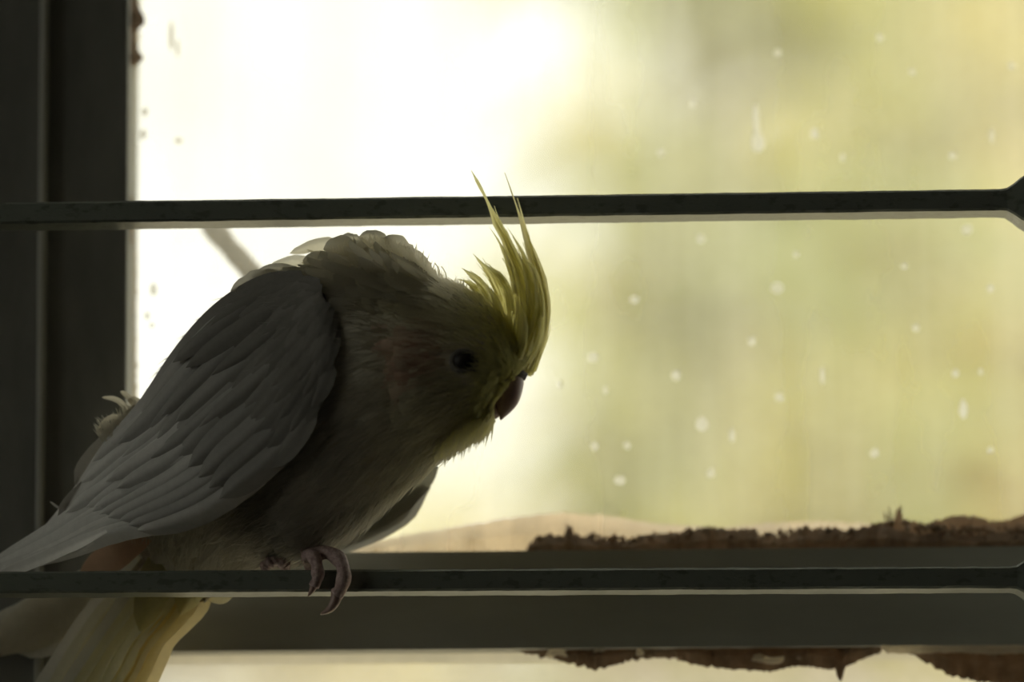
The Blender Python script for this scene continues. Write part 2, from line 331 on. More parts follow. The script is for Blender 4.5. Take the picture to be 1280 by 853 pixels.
# ------------------------------------------------------------------ iron grille
grille = empty('window_grille', (OX0, 0, OZ0))
tag(grille, 'iron window grille of worn grey-green flat bars that the bird perches on', 'grille')
BH, BD = .0068, .0125
XE0, XE1 = -.262, .672
XV = W(1316, 480, 0).x                                      # upright just past the right edge of the view
def hbar(p_l, p_r, seed, knots):
    """flat bar through two points (top front edge), swollen where the uprights pass through"""
    x0, x1 = XE0, XE1; n = 460; v, f = [], []
    for i in range(n):
        x = x0+(x1-x0)*i/(n-1); zt = p_l.z+(p_r.z-p_l.z)*(x-p_l.x)/(p_r.x-p_l.x)
        s = max([0]+[max(0, 1-max(0, abs(x-k_)-.006)/.0085) for k_ in knots]); s = s*s*(3-2*s)
        h = BH/2*(1+1.35*s); d = BD/2*(1+.25*s); zc = zt-BH/2; c = .0007
        ring = [(-d, h-c), (-d+c, h), (d-c, h), (d, h-c), (d, -h+c), (d-c, -h), (-d+c, -h), (-d, -h+c)]
        for j, (yy, zz) in enumerate(ring):
            q = .00016*noise.noise((x*90, j*.7, seed))+.00010*noise.noise((x*420, j*1.3, seed+3))
            v.append((x, yy+q, zc+zz+q))
    for i in range(n-1):
        for j in range(8): f.append((i*8+j, i*8+(j+1) % 8, (i+1)*8+(j+1) % 8, (i+1)*8+j))
    f += [tuple(range(8)), tuple((n-1)*8+j for j in reversed(range(8)))]
    o = obj('horizontal_bar', v, f, M['bar'], grille, True)
    o.data.polygons.foreach_set('use_smooth', [False]*len(o.data.polygons))
    return o
ylf = -BD/2
knots = [XV, XV+.36]
up = (W(0, 253, ylf), W(1240, 236, ylf)); lo = (W(0, 714.5, ylf), W(1240, 708, ylf))
hbar(*up, 1, knots); hbar(*lo, 2, knots)
dz = up[0].z-lo[0].z
for k_, sd in ((1, 5), (2, 6)): hbar(up[0]+Vector((0, 0, dz*k_)), up[1]+Vector((0, 0, dz*k_)), sd, knots)
for k_, sd in ((1, 7), (2, 8), (3, 9)): hbar(lo[0]-Vector((0, 0, dz*k_)), lo[1]-Vector((0, 0, dz*k_)), sd, knots)
for xk in (XE0, XE1):
    box('end_bar', xk-.006, xk+.006, -.007, .0075, OZ0-.02, OZ1+.02, M['bar'], grille, .0006)
    for zz in (OZ0, OZ1): box('wall_bracket', xk-.005, xk+.005, .006, RY1+.003, zz-.005, zz+.005, M['bar'], grille, .0006)
for xk in knots: box('upright_bar', xk-.005, xk+.005, -.0045, .0045, OZ0-.02, OZ1+.02, M['bar'], grille, .0006)

# ------------------------------------------------------------------ twig outside the glass
tw = catmull([tuple(W(a, b, y)) for a, b, y in ((253, 268, .112), (283, 305, .108), (322, 352, .102), (356, 420, .096), (378, 540, .092), (388, 640, .091), (392, 697, .091))], 40)
v, f = [], []
for i, p in enumerate(tw):
    t = Vector(tw[min(i+1, 39)])-Vector(tw[max(i-1, 0)]); a = t.cross(Vector((0, 1, 0))).normalized(); b = t.cross(a).normalized()
    r = .0034*(1+.25*noise.noise((i*.35, 2, 0)))*(1.05-.3*(i < 3)*(3-i)/3)
    for j in range(10):
        an = j/10*2*math.pi; v.append(Vector(p)+a*math.cos(an)*r+b*math.sin(an)*r*.8)
for i in range(39):
    for j in range(10): f.append((i*10+j, i*10+(j+1) % 10, (i+1)*10+(j+1) % 10, (i+1)*10+j))
f += [tuple(range(10)), tuple(390+j for j in range(10))]
twig = tag(empty('dry_twig', W(392, 697, .091)), 'grey-brown dry twig leaning outside the dusty pane behind the bird', 'twig')
obj('stick', v, f, M['twig'], twig)

# ------------------------------------------------------------------ the cockatiel
bird = tag(empty('cockatiel', W(400, 704, 0)), 'pale cockatiel with yellow crest perched on the iron bar, head bowed', 'bird')
mm = .001
BODY = [  # back px, belly px, half depth mm, depth mm
 (196, 704, 258, 744, 8, 31), (158, 648, 282, 724, 13, 28), (165, 572, 304, 706, 20, 23), (198, 488, 334, 702, 25, 17), (246, 421, 368, 699, 29, 11),
 (302, 374, 406, 686, 31, 5), (362, 350, 450, 654, 31, -1), (418, 340, 488, 619, 29, -7), (470, 342, 518, 595, 27, -12), (520, 354, 545, 571, 24.5, -17),
 (564, 362, 574, 554, 21.5, -20), (604, 378, 595, 541, 18.5, -23), (632, 402, 606, 531, 15.5, -25.5), (648, 430, 610, 522, 12.5, -27), (655, 450, 613, 510, 9, -28), (655, 464, 622, 494, 5, -28.5)]
BS = catmull(BODY, 90)
def body_pt(s, th):
    t = max(0, min(1, s))*89; i = min(int(t), 88); r = BS[i]*(1-(t-i))+BS[i+1]*(t-i)
    y = r[5]*mm; a, b = W(r[0], r[1], y), W(r[2], r[3], y)
    return (a+b)/2+(a-b)/2*math.cos(th)+Vector((0, -r[4]*mm, 0))*math.sin(th)
def body_frame(s, th):
    p = body_pt(s, th); ds = (body_pt(s+.01, th)-body_pt(s-.01, th)); dt = (body_pt(s, th+.03)-body_pt(s, th-.03))
    n = ds.cross(dt); n = n.normalized() if n.length > 1e-12 else Vector((0, -1, 0))
    c = body_pt(s, th+math.pi); 
    if n.dot(p-c) < 0: n = -n
    return p, n, ds.normalized()
def project(p):
    d = p-CAM; z = d.dot(FWD); return 640+F_PX*d.dot(RIGHT)/z, 426.5-F_PX*d.dot(UP)/z
# body: one continuous skin, closed at both ends
NR = 48; v, f = [], []
for i in range(90):
    for j in range(NR): v.append(body_pt(i/89, j/NR*2*math.pi))
for i in range(89):
    for j in range(NR): f.append((i*NR+j, i*NR+(j+1) % NR, (i+1)*NR+(j+1) % NR, (i+1)*NR+j))
v += [body_pt(0, 0)*.5+body_pt(0, math.pi)*.5, body_pt(1, 0)*.5+body_pt(1, math.pi)*.5]
f += [(90*NR, (j+1) % NR, j) for j in range(NR)]+[(90*NR+1, 89*NR+j, 89*NR+(j+1) % NR) for j in range(NR)]
body = obj('body', v, f, M['skin'], bird)

def lerp3(a, b, t): return tuple(x+(y-x)*t for x, y in zip(a, b))
def sstep(a, b, x): t = max(0, min(1, (x-a)/(b-a))); return t*t*(3-2*t)
GREY, CREAM, YEL, ORNG = (.50, .475, .41), (.90, .87, .75), (.70, .67, .32), (.40, .20, .15)
def plume_col(s, th, px, py):
    c = lerp3(GREY, (.58, .55, .41), sstep(430, 560, px))
    c = lerp3(c, YEL, sstep(560, 630, px)*.9)
    c = lerp3(c, CREAM, sstep(.55, .95, math.cos(th))*sstep(380, 430, px)*(1-sstep(560, 610, px)))
    c = lerp3(c, CREAM, .5*(1-sstep(200, 320, px)))
    ck = (1-sstep(8, 44, math.hypot(px-530, (py-442)*.9)+random.gauss(0, 7)))*(abs(math.sin(th)) > .4); c = lerp3(c, ORNG, .62*ck)
    k_ = random.uniform(.85, 1.12); return tuple(x*k_ for x in c)

def small_feather(g, p, n, d, L, hw, lift, curl, col):
    d = (d*math.cos(lift)+n*math.sin(lift)).normalized(); sdir = d.cross(n).normalized(); up_ = sdir.cross(d).normalized()
    q = lambda t, x, h=0: p+d*(L*t)+sdir*(x*hw)+up_*(h*hw-curl*L*t*t)
    vs_ = [q(0, 0), q(.35, -.8, -.2), q(.35, 0, .15), q(.35, .8, -.2), q(.75, -1, -.3), q(.75, 0, .1), q(.75, 1, -.3), q(.93, -.62, -.2), q(.95, .6, -.2), q(1.0, random.uniform(-.2, .2), 0)]
    g.add(vs_, [(0, 1, 2), (0, 2, 3), (1, 4, 5, 2), (2, 5, 6, 3), (4, 7, 9, 5), (5, 9, 8, 6)], col)

def barb(g, p, n, d, L, r, lift, col, bend=0.):
    d = (d*math.cos(lift)+n*math.sin(lift)).normalized(); sdir = d.cross(Vector((.1, 1, .2))).normalized()
    tip = p+d*L-n*bend*L; md = p+d*L*.5+n*bend*L*.15
    g.add([p-sdir*r, p+sdir*r, md-sdir*r*.7, md+sdir*r*.7, tip], [(0, 1, 3, 2), (2, 3, 4)], col)

g = Geo(); gb = Geo()
for i in range(9000):
    s = .05+.94*random.random()**.85; th = random.uniform(0, 2*math.pi)
    p, n, ds = body_frame(s, th); px, py = project(p); ct, sn = math.cos(th), math.sin(th)
    if math.hypot(px-581, py-452) < 17 and sn > .3: continue
    face = sstep(545, 620, px); nape = sstep(.45, .9, ct)*sstep(405, 445, px)*(1-sstep(545, 575, px))
    if nape > .2 and random.random() < .62: continue
    L = (11-6.5*face)*random.uniform(.8, 1.2)*mm; hw = L*.34
    lift = .10+.10*random.random()+.65*nape*random.random()
    if nape > .15: L *= random.uniform(1.0, 1.6)
    d = (-ds+Vector((0, 0, -.12))*(1-face)+.12*Vector((random.gauss(0, 1), random.gauss(0, 1), random.gauss(0, 1)))).normalized()
    d = (d-n*d.dot(n)).normalized()
    if px > 640 and py > 462: L *= .5; hw *= .6
    small_feather(gb if nape > .15 else g, p-n*.0006, n, d, L, hw, lift, .12, plume_col(s, th, px, py))
for i in range(16000):
    s = .04+.95*random.random()**.8; th = random.uniform(0, 2*math.pi)
    p, n, ds = body_frame(s, th); px, py = project(p)
    if math.hypot(px-581, py-452) < 17 and math.sin(th) > .3: continue
    face = sstep(545, 620, px); L = (8-4*face)*random.uniform(.6, 1.3)*mm
    d = (-ds+.25*Vector((random.gauss(0, 1), random.gauss(0, 1), random.gauss(0, 1)))).normalized(); d = (d-n*d.dot(n)).normalized()
    c = plume_col(s, th, px, py)
    barb(gb, p+n*.0004, n, d, L, .00016, random.uniform(.15, .5), c, .1)
# chin fringe and throat
for i in range(1100):
    t = random.random(); a = 545+73*t; b = 562-36*t+random.uniform(-14, 2)
    p = W(a, b, (-18-9*t+random.uniform(-12, 8))*mm); d = (W(a-6+random.uniform(-6, 6), b+16, 0)-W(a, b, 0)).normalized()
    barb(gb, p, Vector((0, -1, 0)), d, random.uniform(2.0, 5.2)*mm, .00022, 0, lerp3(YEL, GREY, .5*random.random()), 0)
for i in range(90):
    t = random.random(); a = 550+70*t; b = 560-34*t+random.uniform(-6, 2); p = W(a, b, (-20-7*t+random.uniform(-8, 4))*mm)
    d = (W(a-5+random.uniform(-5, 5), b+16, 0)-W(a, b, 0)).normalized(); barb(gb, p, Vector((0, -1, 0)), d, random.uniform(4.5, 8)*mm, .0004, 0, lerp3(YEL, GREY, .5), 0)
pl = g.build('plumage', M['feather'], bird); tag(pl, kind='stuff')
fl = gb.build('down', M['fluff'], bird); tag(fl, kind='stuff')

# long single feathers as shaped strips
def feather_mesh(cl, hws, side, camber=.25, across=6, rag=.08, seed=0):
    """cl: centre line points, hws: half widths, side: sideways unit vectors"""
    n = len(cl); v, f = [], []
    for i in range(n):
        t = (Vector(cl[min(i+1, n-1)])-Vector(cl[max(i-1, 0)])).normalized(); sd = Vector(side[i]); sd = (sd-t*sd.dot(t)).normalized(); up_ = sd.cross(t)
        for j in range(across+1):
            q = j/across*2-1; w_ = hws[i]*(1+rag*noise.noise((i*1.7, j*3.3, seed))*(abs(q) > .9))
            back = -abs(q)*hws[i]*.5
            v.append(Vector(cl[i])+sd*q*w_+up_*(camber*hws[i]*(1-q*q))+t*back+(up_*hws[i]*.12 if j == across//2 else Vector()))
    for i in range(n-1):
        for j in range(across): f.append((i*(across+1)+j, i*(across+1)+j+1, (i+1)*(across+1)+j+1, (i+1)*(across+1)+j))
    return v, f
def shape_hw(n, hw, tip=.35, root=.35):
    out = []
    for i in range(n):
        t = i/(n-1); out.append(hw*min(1, root+(1-root)*sstep(0, .3, t))*max(.03, math.sqrt(max(0, 1-max(0, (t-(1-tip))/tip)**2.2))))
    return out

class Wing:
    def __init__(s, st, sign):
        s.a = catmull(st, 80); s.sign = sign
    def at(s, u, vv):
        t = max(0, min(1, u))*79; i = min(int(t), 78); r = s.a[i]*(1-(t-i))+s.a[i+1]*(t-i)
        y = (r[4]+(r[5]-r[4])*vv)*mm+s.sign*r[6]*mm*math.sin(math.pi*max(0, min(1, vv)))
        return W(r[0]+(r[2]-r[0])*vv, r[1]+(r[3]-r[1])*vv, y)
    def nrm(s, u, vv):
        u = min(max(u, .02), .98); n = (s.at(u+.015, vv)-s.at(u-.015, vv)).cross(s.at(u, vv+.03)-s.at(u, vv-.03)).normalized()
        return n if n.y*s.sign > 0 else -n
    def shell(s, mat, parent, col):
        g = Geo(); nu, nv = 60, 14
        for lay in (0, 1):
            base = [s.at(i/(nu-1), j/(nv-1))-s.nrm(i/(nu-1), j/(nv-1))*(.0007+.0016*lay*math.sin(math.pi*j/(nv-1))) for i in range(nu) for j in range(nv)]
            g.add(base, [(i*nv+j, i*nv+j+1, (i+1)*nv+j+1, (i+1)*nv+j) for i in range(nu-1) for j in range(nv-1)], None); g.c += [col(i/(nu-1)) for i in range(nu) for j in range(nv)]
        return g.build('wing', mat, parent)
    def feather(s, name, parent, u0, v0, u1, v1, hw, col, lift0=.0, lift1=.0013, bow=0., roll=.12, tip=.35, n=14, seed=0, camber=.18):
        cl, sd = [], []
        for i in range(n):
            t = i/(n-1); u = u0+(u1-u0)*t; vv = v0+(v1-v0)*t+bow*math.sin(math.pi*t); nn = s.nrm(u, vv)
            over = max(0, u-1); p = s.at(u, vv)+(s.at(1, vv)-s.at(.97, vv))*(over/.03)
            cl.append(p+nn*(lift0+(lift1-lift0)*t))
        for i in range(n):
            t = i/(n-1); u = u0+(u1-u0)*t; vv = v0+(v1-v0)*t; nn = s.nrm(u, vv)
            tg = (cl[min(i+1, n-1)]-cl[max(i-1, 0)]).normalized(); x = tg.cross(nn)*(-s.sign)
            sd.append(x*math.cos(roll)+nn*math.sin(roll))
        hws = shape_hw(n, hw, tip)
        v_, f_ = feather_mesh(cl, hws, sd, camber, seed=seed)
        return obj(name, v_, f_, M['feather'], parent, True, [col]*len(v_))

NEAR = Wing([(396, 353, 414, 396, -29, -34, 1), (366, 339, 416, 440, -20, -36, 4), (330, 341, 403, 490, -13, -35, 6), (290, 361, 381, 535, -9, -33, 7.5),
 (250, 394, 352, 575, -5, -27, 8), (212, 440, 306, 612, 0, -20, 8), (172, 500, 256, 642, 5, -12, 7), (128, 552, 198, 660, 10, -3, 5), (95, 602, 140, 672, 15, 5, 3),
 (55, 655, 85, 692, 20, 12, 2), (0, 706, 0, 724, 25, 19, 1), (-60, 748, -60, 756, 30, 25, .5)], -1)
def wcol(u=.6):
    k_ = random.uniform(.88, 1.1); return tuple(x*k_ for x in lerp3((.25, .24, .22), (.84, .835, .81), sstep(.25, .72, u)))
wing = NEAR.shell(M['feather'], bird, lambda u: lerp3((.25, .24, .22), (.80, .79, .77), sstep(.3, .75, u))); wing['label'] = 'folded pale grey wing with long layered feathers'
sd_ = 0
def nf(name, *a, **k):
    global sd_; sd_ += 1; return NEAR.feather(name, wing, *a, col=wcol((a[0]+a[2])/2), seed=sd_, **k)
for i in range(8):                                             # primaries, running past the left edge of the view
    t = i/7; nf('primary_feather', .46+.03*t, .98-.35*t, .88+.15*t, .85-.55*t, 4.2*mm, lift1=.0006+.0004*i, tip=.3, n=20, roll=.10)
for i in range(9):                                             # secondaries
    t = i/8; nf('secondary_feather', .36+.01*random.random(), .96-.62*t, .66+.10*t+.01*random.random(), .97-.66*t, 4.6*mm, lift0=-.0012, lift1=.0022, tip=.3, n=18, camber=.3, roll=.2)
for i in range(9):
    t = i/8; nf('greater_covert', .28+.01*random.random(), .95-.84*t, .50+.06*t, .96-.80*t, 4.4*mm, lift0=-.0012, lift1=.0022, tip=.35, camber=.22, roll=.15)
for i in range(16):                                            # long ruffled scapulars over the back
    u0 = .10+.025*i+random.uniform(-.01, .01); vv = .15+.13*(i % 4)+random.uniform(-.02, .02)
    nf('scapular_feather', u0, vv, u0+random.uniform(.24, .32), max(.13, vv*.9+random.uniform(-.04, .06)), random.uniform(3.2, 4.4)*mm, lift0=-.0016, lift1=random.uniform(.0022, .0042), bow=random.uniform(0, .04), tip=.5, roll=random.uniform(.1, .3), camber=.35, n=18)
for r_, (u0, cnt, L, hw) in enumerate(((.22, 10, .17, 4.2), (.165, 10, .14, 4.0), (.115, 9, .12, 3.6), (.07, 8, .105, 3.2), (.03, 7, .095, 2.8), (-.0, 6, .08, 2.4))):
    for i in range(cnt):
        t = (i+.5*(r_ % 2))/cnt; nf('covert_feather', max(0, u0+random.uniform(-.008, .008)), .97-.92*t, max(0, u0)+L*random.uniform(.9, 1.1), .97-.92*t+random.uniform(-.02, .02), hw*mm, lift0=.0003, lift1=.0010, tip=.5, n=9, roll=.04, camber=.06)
FAR = Wing([(520, 560, 548, 582, 20, 30, 0), (490, 560, 540, 604, 26, 36, 1), (440, 580, 508, 640, 30, 40, 2), (380, 600, 458, 668, 33, 42, 2), (310, 630, 392, 688, 36, 44, 2),
 (240, 660, 300, 704, 38, 45, 2), (150, 690, 200, 742, 40, 46, 1.5), (85, 720, 110, 786, 42, 47, 1), (35, 750, 45, 812, 44, 48, .5), (0, 776, 0, 821, 45, 48.5, .5), (-55, 812, -55, 838, 46, 49, .2)], 1)
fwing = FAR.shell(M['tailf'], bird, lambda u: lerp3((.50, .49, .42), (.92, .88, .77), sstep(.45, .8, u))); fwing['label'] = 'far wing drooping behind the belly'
for i in range(7):
    t = i/6; FAR.feather('primary_feather', fwing, .42+.03*t, .95-.6*t, .86+.16*t, .92-.65*t, 5*mm, (.93, .90, .80), lift1=.0008+.0003*i, tip=.25, n=18, seed=60+i)
for i in range(7):
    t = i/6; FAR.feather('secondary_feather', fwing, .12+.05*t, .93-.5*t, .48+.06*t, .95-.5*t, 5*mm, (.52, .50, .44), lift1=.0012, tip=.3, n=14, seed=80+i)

SHAFT = [(132, 663, -3), (90, 682, 5), (45, 702, 11), (-5, 722, 16)]
# tail: long feathers hanging behind the bar
tail = Geo()
def px_feather(name, parent, pts, hw, col, side=None, n=22, tip=.3, root=.5, camber=.15, mat='feather', seed=0, rag=.08, hwf=None):
    cl = [Vector(p) for p in catmull([tuple(W(a, b, y*mm)) for a, b, y in pts], n)]
    sd = []
    for i in range(n):
        t = (cl[min(i+1, n-1)]-cl[max(i-1, 0)]).normalized(); x = t.cross(Vector((0, 1, 0))).normalized()
        if side: x = (x*math.cos(side)+Vector((0, 1, 0))*math.sin(side)).normalized()
        sd.append(x)
    hws = [hwf(i/(n-1))*hw for i in range(n)] if hwf else shape_hw(n, hw, tip, root)
    v_, f_ = feather_mesh(cl, hws, sd, camber, seed=seed, rag=rag)
    return obj(name, v_, f_, M[mat], parent, True, [col]*len(v_))
px_feather('primary_feather', wing, SHAFT, 1.9*mm, (.85, .845, .83), n=16, tip=.2, seed=99)
tail_root = obj('tail', *((lambda gg: (gg.v, gg.f))(tail)) if tail.v else ([tuple(W(a, b, y*mm)) for a, b, y in ((200, 670, 27), (262, 700, 27), (268, 735, 31), (185, 760, 36), (150, 730, 36))], [(0, 1, 2, 3, 4)]), M['skin'], bird)
tail_root['label'] = 'long pale yellow tail hanging behind the bar'
tcs = [(.72, .71, .66), (.80, .78, .64), (.80, .76, .56), (.82, .81, .70), (.82, .81, .70), (.82, .80, .64), (.82, .76, .52), (.82, .70, .40)]
for i in range(8):
    t = i/7; dpt = 36-7*math.sin(math.pi*min(1, t*1.1))*0-5*t
    px_feather('tail_feather', tail_root, [(178+66*t, 690, dpt-4), (138+108*t, 748, dpt), (102+100*t, 800, dpt+1), (68+108*t, 853, dpt+2), (8+96*t, 960, dpt+4)], (6.2-1.2*t)*mm, tcs[i], side=-.45+.25*t, n=24, tip=.2, root=.6, seed=100+i, camber=.22, mat='tailf')
px_feather('undertail_covert', tail_root, [(228, 700, 24), (252, 728, 27), (274, 744, 29), (291, 746, 30)], 3.4*mm, (.80, .74, .50), tip=.6, n=14, seed=120, mat='fluff')
px_feather('undertail_covert', tail_root, [(300, 640, 12), (270, 680, 18), (245, 720, 24), (225, 770, 28)], 6*mm, (.74, .70, .40), tip=.5, n=14, seed=121, mat='fluff')
px_feather('undertail_covert', tail_root, [(260, 630, 12), (225, 680, 20), (195, 730, 27), (175, 790, 30)], 6.5*mm, (.72, .68, .42), tip=.5, n=14, seed=122, mat='fluff')
px_feather('undertail_covert', tail_root, [(200, 640, 14), (160, 680, 20), (120, 712, 26), (100, 730, 30)], 5*mm, (.62, .42, .30), tip=.5, n=14, seed=123)

# crest
CR = [([(668, 452), (681, 405), (677, 355), (661, 308), (647, 262), (638, 236), (631, 216)], 2.6, -29, 'thin'),
 ([(655, 432), (660, 385), (649, 338), (633, 301), (618, 272), (605, 243), (589, 213)], 2.7, -30, 'long'),
 ([(640, 425), (646, 378), (637, 336), (625, 305), (611, 283)], 1.7, -27, 'mid'),
 ([(664, 440), (672, 388), (664, 345), (651, 312), (634, 284)], 1.8, -31, 'mid'),
 ([(628, 420), (628, 378), (617, 350), (603, 331), (591, 317)], 2.6, -27, 'mid'),
 ([(616, 410), (611, 372), (599, 352), (585, 341), (577, 335)], 2.2, -25, 'mid'),
 ([(634, 420), (638, 374), (627, 348), (614, 337), (603, 328)], 1.8, -29, 'mid'),
 ([(606, 400), (598, 368), (586, 354), (572, 349)], 2.0, -23, 'mid'),
 ([(662, 460), (679, 418), (681, 378), (673, 336), (656, 300)], 2.6, -28, 'mid'),
 ([(654, 458), (672, 420), (675, 378), (668, 338), (652, 322)], 2.8, -33, 'mid'),
 ([(646, 450), (663, 410), (664, 370), (656, 335), (645, 312)], 2.8, -34, 'mid'),
 ([(640, 445), (650, 405), (650, 365), (642, 335)], 2.8, -34, 'mid'),
 ([(658, 466), (672, 432), (676, 400), (672, 365)], 2.4, -30, 'mid'),
 ([(648, 462), (661, 430), (664, 395), (658, 362)], 2.6, -34, 'mid'),
 ([(632, 440), (640, 405), (636, 370), (624, 350)], 2.6, -33, 'mid'),
 ([(622, 430), (625, 395), (616, 368), (603, 352)], 2.4, -32, 'mid'),
 ([(640, 460), (652, 432), (655, 400), (650, 372)], 2.6, -36, 'mid'),
 ([(662, 470), (671, 448), (675, 425), (675, 400)], 1.8, -28, 'mid'),
 ([(650, 380), (655, 350), (648, 320), (640, 302)], 1.2, -24, 'mid'),
 ([(645, 370), (640, 340), (632, 318), (622, 297)], 1.1, -31, 'mid')]
crest = None
for i, (pts, hw, y, kd) in enumerate(CR):
    hf = {'thin': lambda t: max(.05, min(1, .5+2*t)*(1-sstep(.35, .72, t)*.88)*(1-.6*sstep(.8, 1, t))),
          'long': lambda t: max(.04, min(1, .5+2*t)*(1-.25*sstep(.3, .6, t))*(1-.72*sstep(.62, .78, t)+.12*sstep(.8, .9, t))*(1-sstep(.9, 1, t))),
          'mid': lambda t: max(.04, min(1, .5+2*t)*(1-sstep(.45, 1, t)*.96))}[kd]
    k_ = random.uniform(.85, 1.1); c = tuple(x*k_ for x in (.80, .77, .40))
    if kd == 'thin': c = (.76, .72, .42)
    pp = [(a, b, y+4*j/len(pts)*((i % 3)-1)) for j, (a, b) in enumerate(pts)]
    o = px_feather('crest_feather', crest or bird, pp, hw*(.60 if kd == 'mid' else .72)*mm, c, side=random.uniform(-.8, .8), n=26, camber=.3, mat='fluff', seed=200+i, rag=.25, hwf=hf)
    if crest is None: crest = o; o.name = 'crest'; o['label'] = 'tall wispy yellow crest'
# fine barbs that make each crest feather wispy
gs = Geo()
def strand(g, pts, r, col):
    n = len(pts)
    for k_ in range(n-1):
        t = (pts[k_+1]-pts[k_]).normalized(); sd = t.cross(Vector((.1, 1, .1))).normalized(); r0, r1 = r*(1-.8*k_/(n-1)), r*(1-.8*(k_+1)/(n-1))
        g.add([pts[k_]-sd*r0, pts[k_]+sd*r0, pts[k_+1]+sd*r1, pts[k_+1]-sd*r1], [(0, 1, 2, 3)], col)
for i, (pts, hw, y, kd) in enumerate(CR):
    c_ = catmull(pts, 24)
    for q in range(46 if kd != 'mid' else 30):
        a = random.randint(0, 12 if kd == 'mid' else 9); ln = random.randint(4, 9); b = min(23, a+ln); off = random.uniform(-1, 1)*hw*(3.0 if kd == 'mid' else 2.0); dv = random.gauss(0, 1.8)+off*.2; k_ = random.uniform(.8, 1.15); yy = y+random.uniform(-1.6, 1.2)
        P_ = []
        for m_ in range(a, b+1):
            t = (m_-a)/max(1, b-a); nx = c_[min(m_+1, 23)]-c_[max(m_-1, 0)]; nx = np.array((-nx[1], nx[0]))/max(1e-6, np.hypot(*nx)); taper = 1-.75*m_/23
            o_ = (off*taper+dv*t*t); P_.append(W(c_[m_][0]+nx[0]*o_, c_[m_][1]+nx[1]*o_, yy*mm))
        strand(gs, P_, random.uniform(.00016, .00034), tuple(x*k_ for x in (.82, .79, .45)))
tag(gs.build('crest_barbs', M['fluff'], crest), kind='stuff')

# ruffled nape and back tufts
tufts = [([(452, 330), (425, 312), (400, 306), (362, 317)], 2.6, 0), ([(470, 322), (450, 304), (438, 298), (423, 297)], 2.2, -6), ([(430, 345), (400, 334), (372, 328), (336, 333)], 2.8, 2),
 ([(500, 345), (482, 312), (466, 298), (448, 297)], 4.0, -8), ([(470, 350), (445, 322), (425, 308), (404, 312)], 4.2, -12), ([(520, 350), (507, 322), (495, 306), (478, 298)], 4.0, -12),
 ([(535, 352), (528, 334), (518, 320), (505, 308)], 3.0, -16), ([(450, 355), (420, 335), (398, 326), (378, 326)], 4.0, -8), ([(400, 362), (368, 345), (340, 340), (312, 349)], 3.6, -6),
 ([(380, 372), (345, 352), (318, 350), (288, 364)], 3.6, -10)]
for i, (pts, hw, y) in enumerate(tufts):
    px_feather('nape_feather', body, [(a, b, y) for a, b in pts], hw*mm, lerp3(CREAM, GREY, .2+.4*(i > 6)), side=random.uniform(.2, .8), n=16, tip=.75, camber=.4, mat='fluff', seed=300+i, rag=.4)
gt = Geo()
for i in range(1900):                                         # soft fringe round the ruffled nape
    t = random.random(); a, b = np.array(catmull([(418, 318), (445, 304), (480, 303), (510, 314), (532, 332), (556, 352), (580, 360)], 50))[int(t*49)]
    y = -6-16*t+random.uniform(-9, 9); p = W(a+random.uniform(-5, 5), b+random.uniform(2, 26), y*mm); ang = random.uniform(-.5, .9)
    d = (W(a+10*math.sin(ang)-4, b-14*math.cos(ang), y*mm)-W(a, b, y*mm)).normalized()
    barb(gt, p, Vector((0, -1, 0)), d, random.uniform(2.0, 4.4)*mm, .00020, 0, CREAM, 0)
for (a, b) in ((538, 338), (544, 342), (548, 336), (552, 346), (556, 340)):   # curled wisps behind the crest
    q = [W(a+4*math.sin(j*.6)-1*j, b-4.2*j+14, -20*mm) for j in range(6)]
    for j in range(5): gt.add([q[j]+Vector((-.00022, 0, 0)), q[j]+Vector((.00022, 0, 0)), q[j+1]+Vector((.0002, 0, 0)), q[j+1]-Vector((.0002, 0, 0))], [(0, 1, 2, 3)], CREAM)
tag(gt.build('nape_fringe', M['fluff'], body), kind='stuff')
# loose down by the rump
for i, (pts, hw) in enumerate((([(168, 540), (160, 515), (146, 500), (127, 497)], 1.0), ([(172, 530), (168, 508), (160, 496), (150, 489)], 1.1), ([(165, 545), (150, 525), (138, 522), (124, 532)], .9),
        ([(150, 560), (138, 540), (130, 532), (122, 538)], 1.0), ([(178, 520), (174, 505), (166, 500), (160, 503)], 1.2), ([(85, 640), (76, 636), (70, 633), (62, 627)], .45), ([(210, 500), (165, 535), (125, 575), (93, 606)], 5.2), ([(185, 540), (140, 590), (105, 625), (72, 648)], 5.0))):
    px_feather('rump_down', body, [(a, b, 13+i*.3) for a, b in pts], hw*mm, (.66, .62, .52) if i < 5 else (.60, .58, .54), side=.3, n=18, tip=.6 if i < 5 else .3, camber=.3, mat='fluff' if i < 5 else 'feather', seed=330+i, rag=.25 if i < 5 else .05)

gr_ = Geo()
for i in range(140):                                          # downy wisps round the loose rump feathers
    a, b = random.uniform(128, 182), 0; b = 545-(a-128)*.55+random.uniform(-4, 10); p = W(a, b, random.uniform(8, 14)*mm)
    d = (W(a-8+random.uniform(-7, 9), b-14, 10*mm)-W(a, b, 10*mm)).normalized(); barb(gr_, p, Vector((0, -1, 0)), d, random.uniform(2, 6.5)*mm, .0003, 0, (.70, .67, .58), 0)
tag(gr_.build('rump_fluff', M['fluff'], body), kind='stuff')
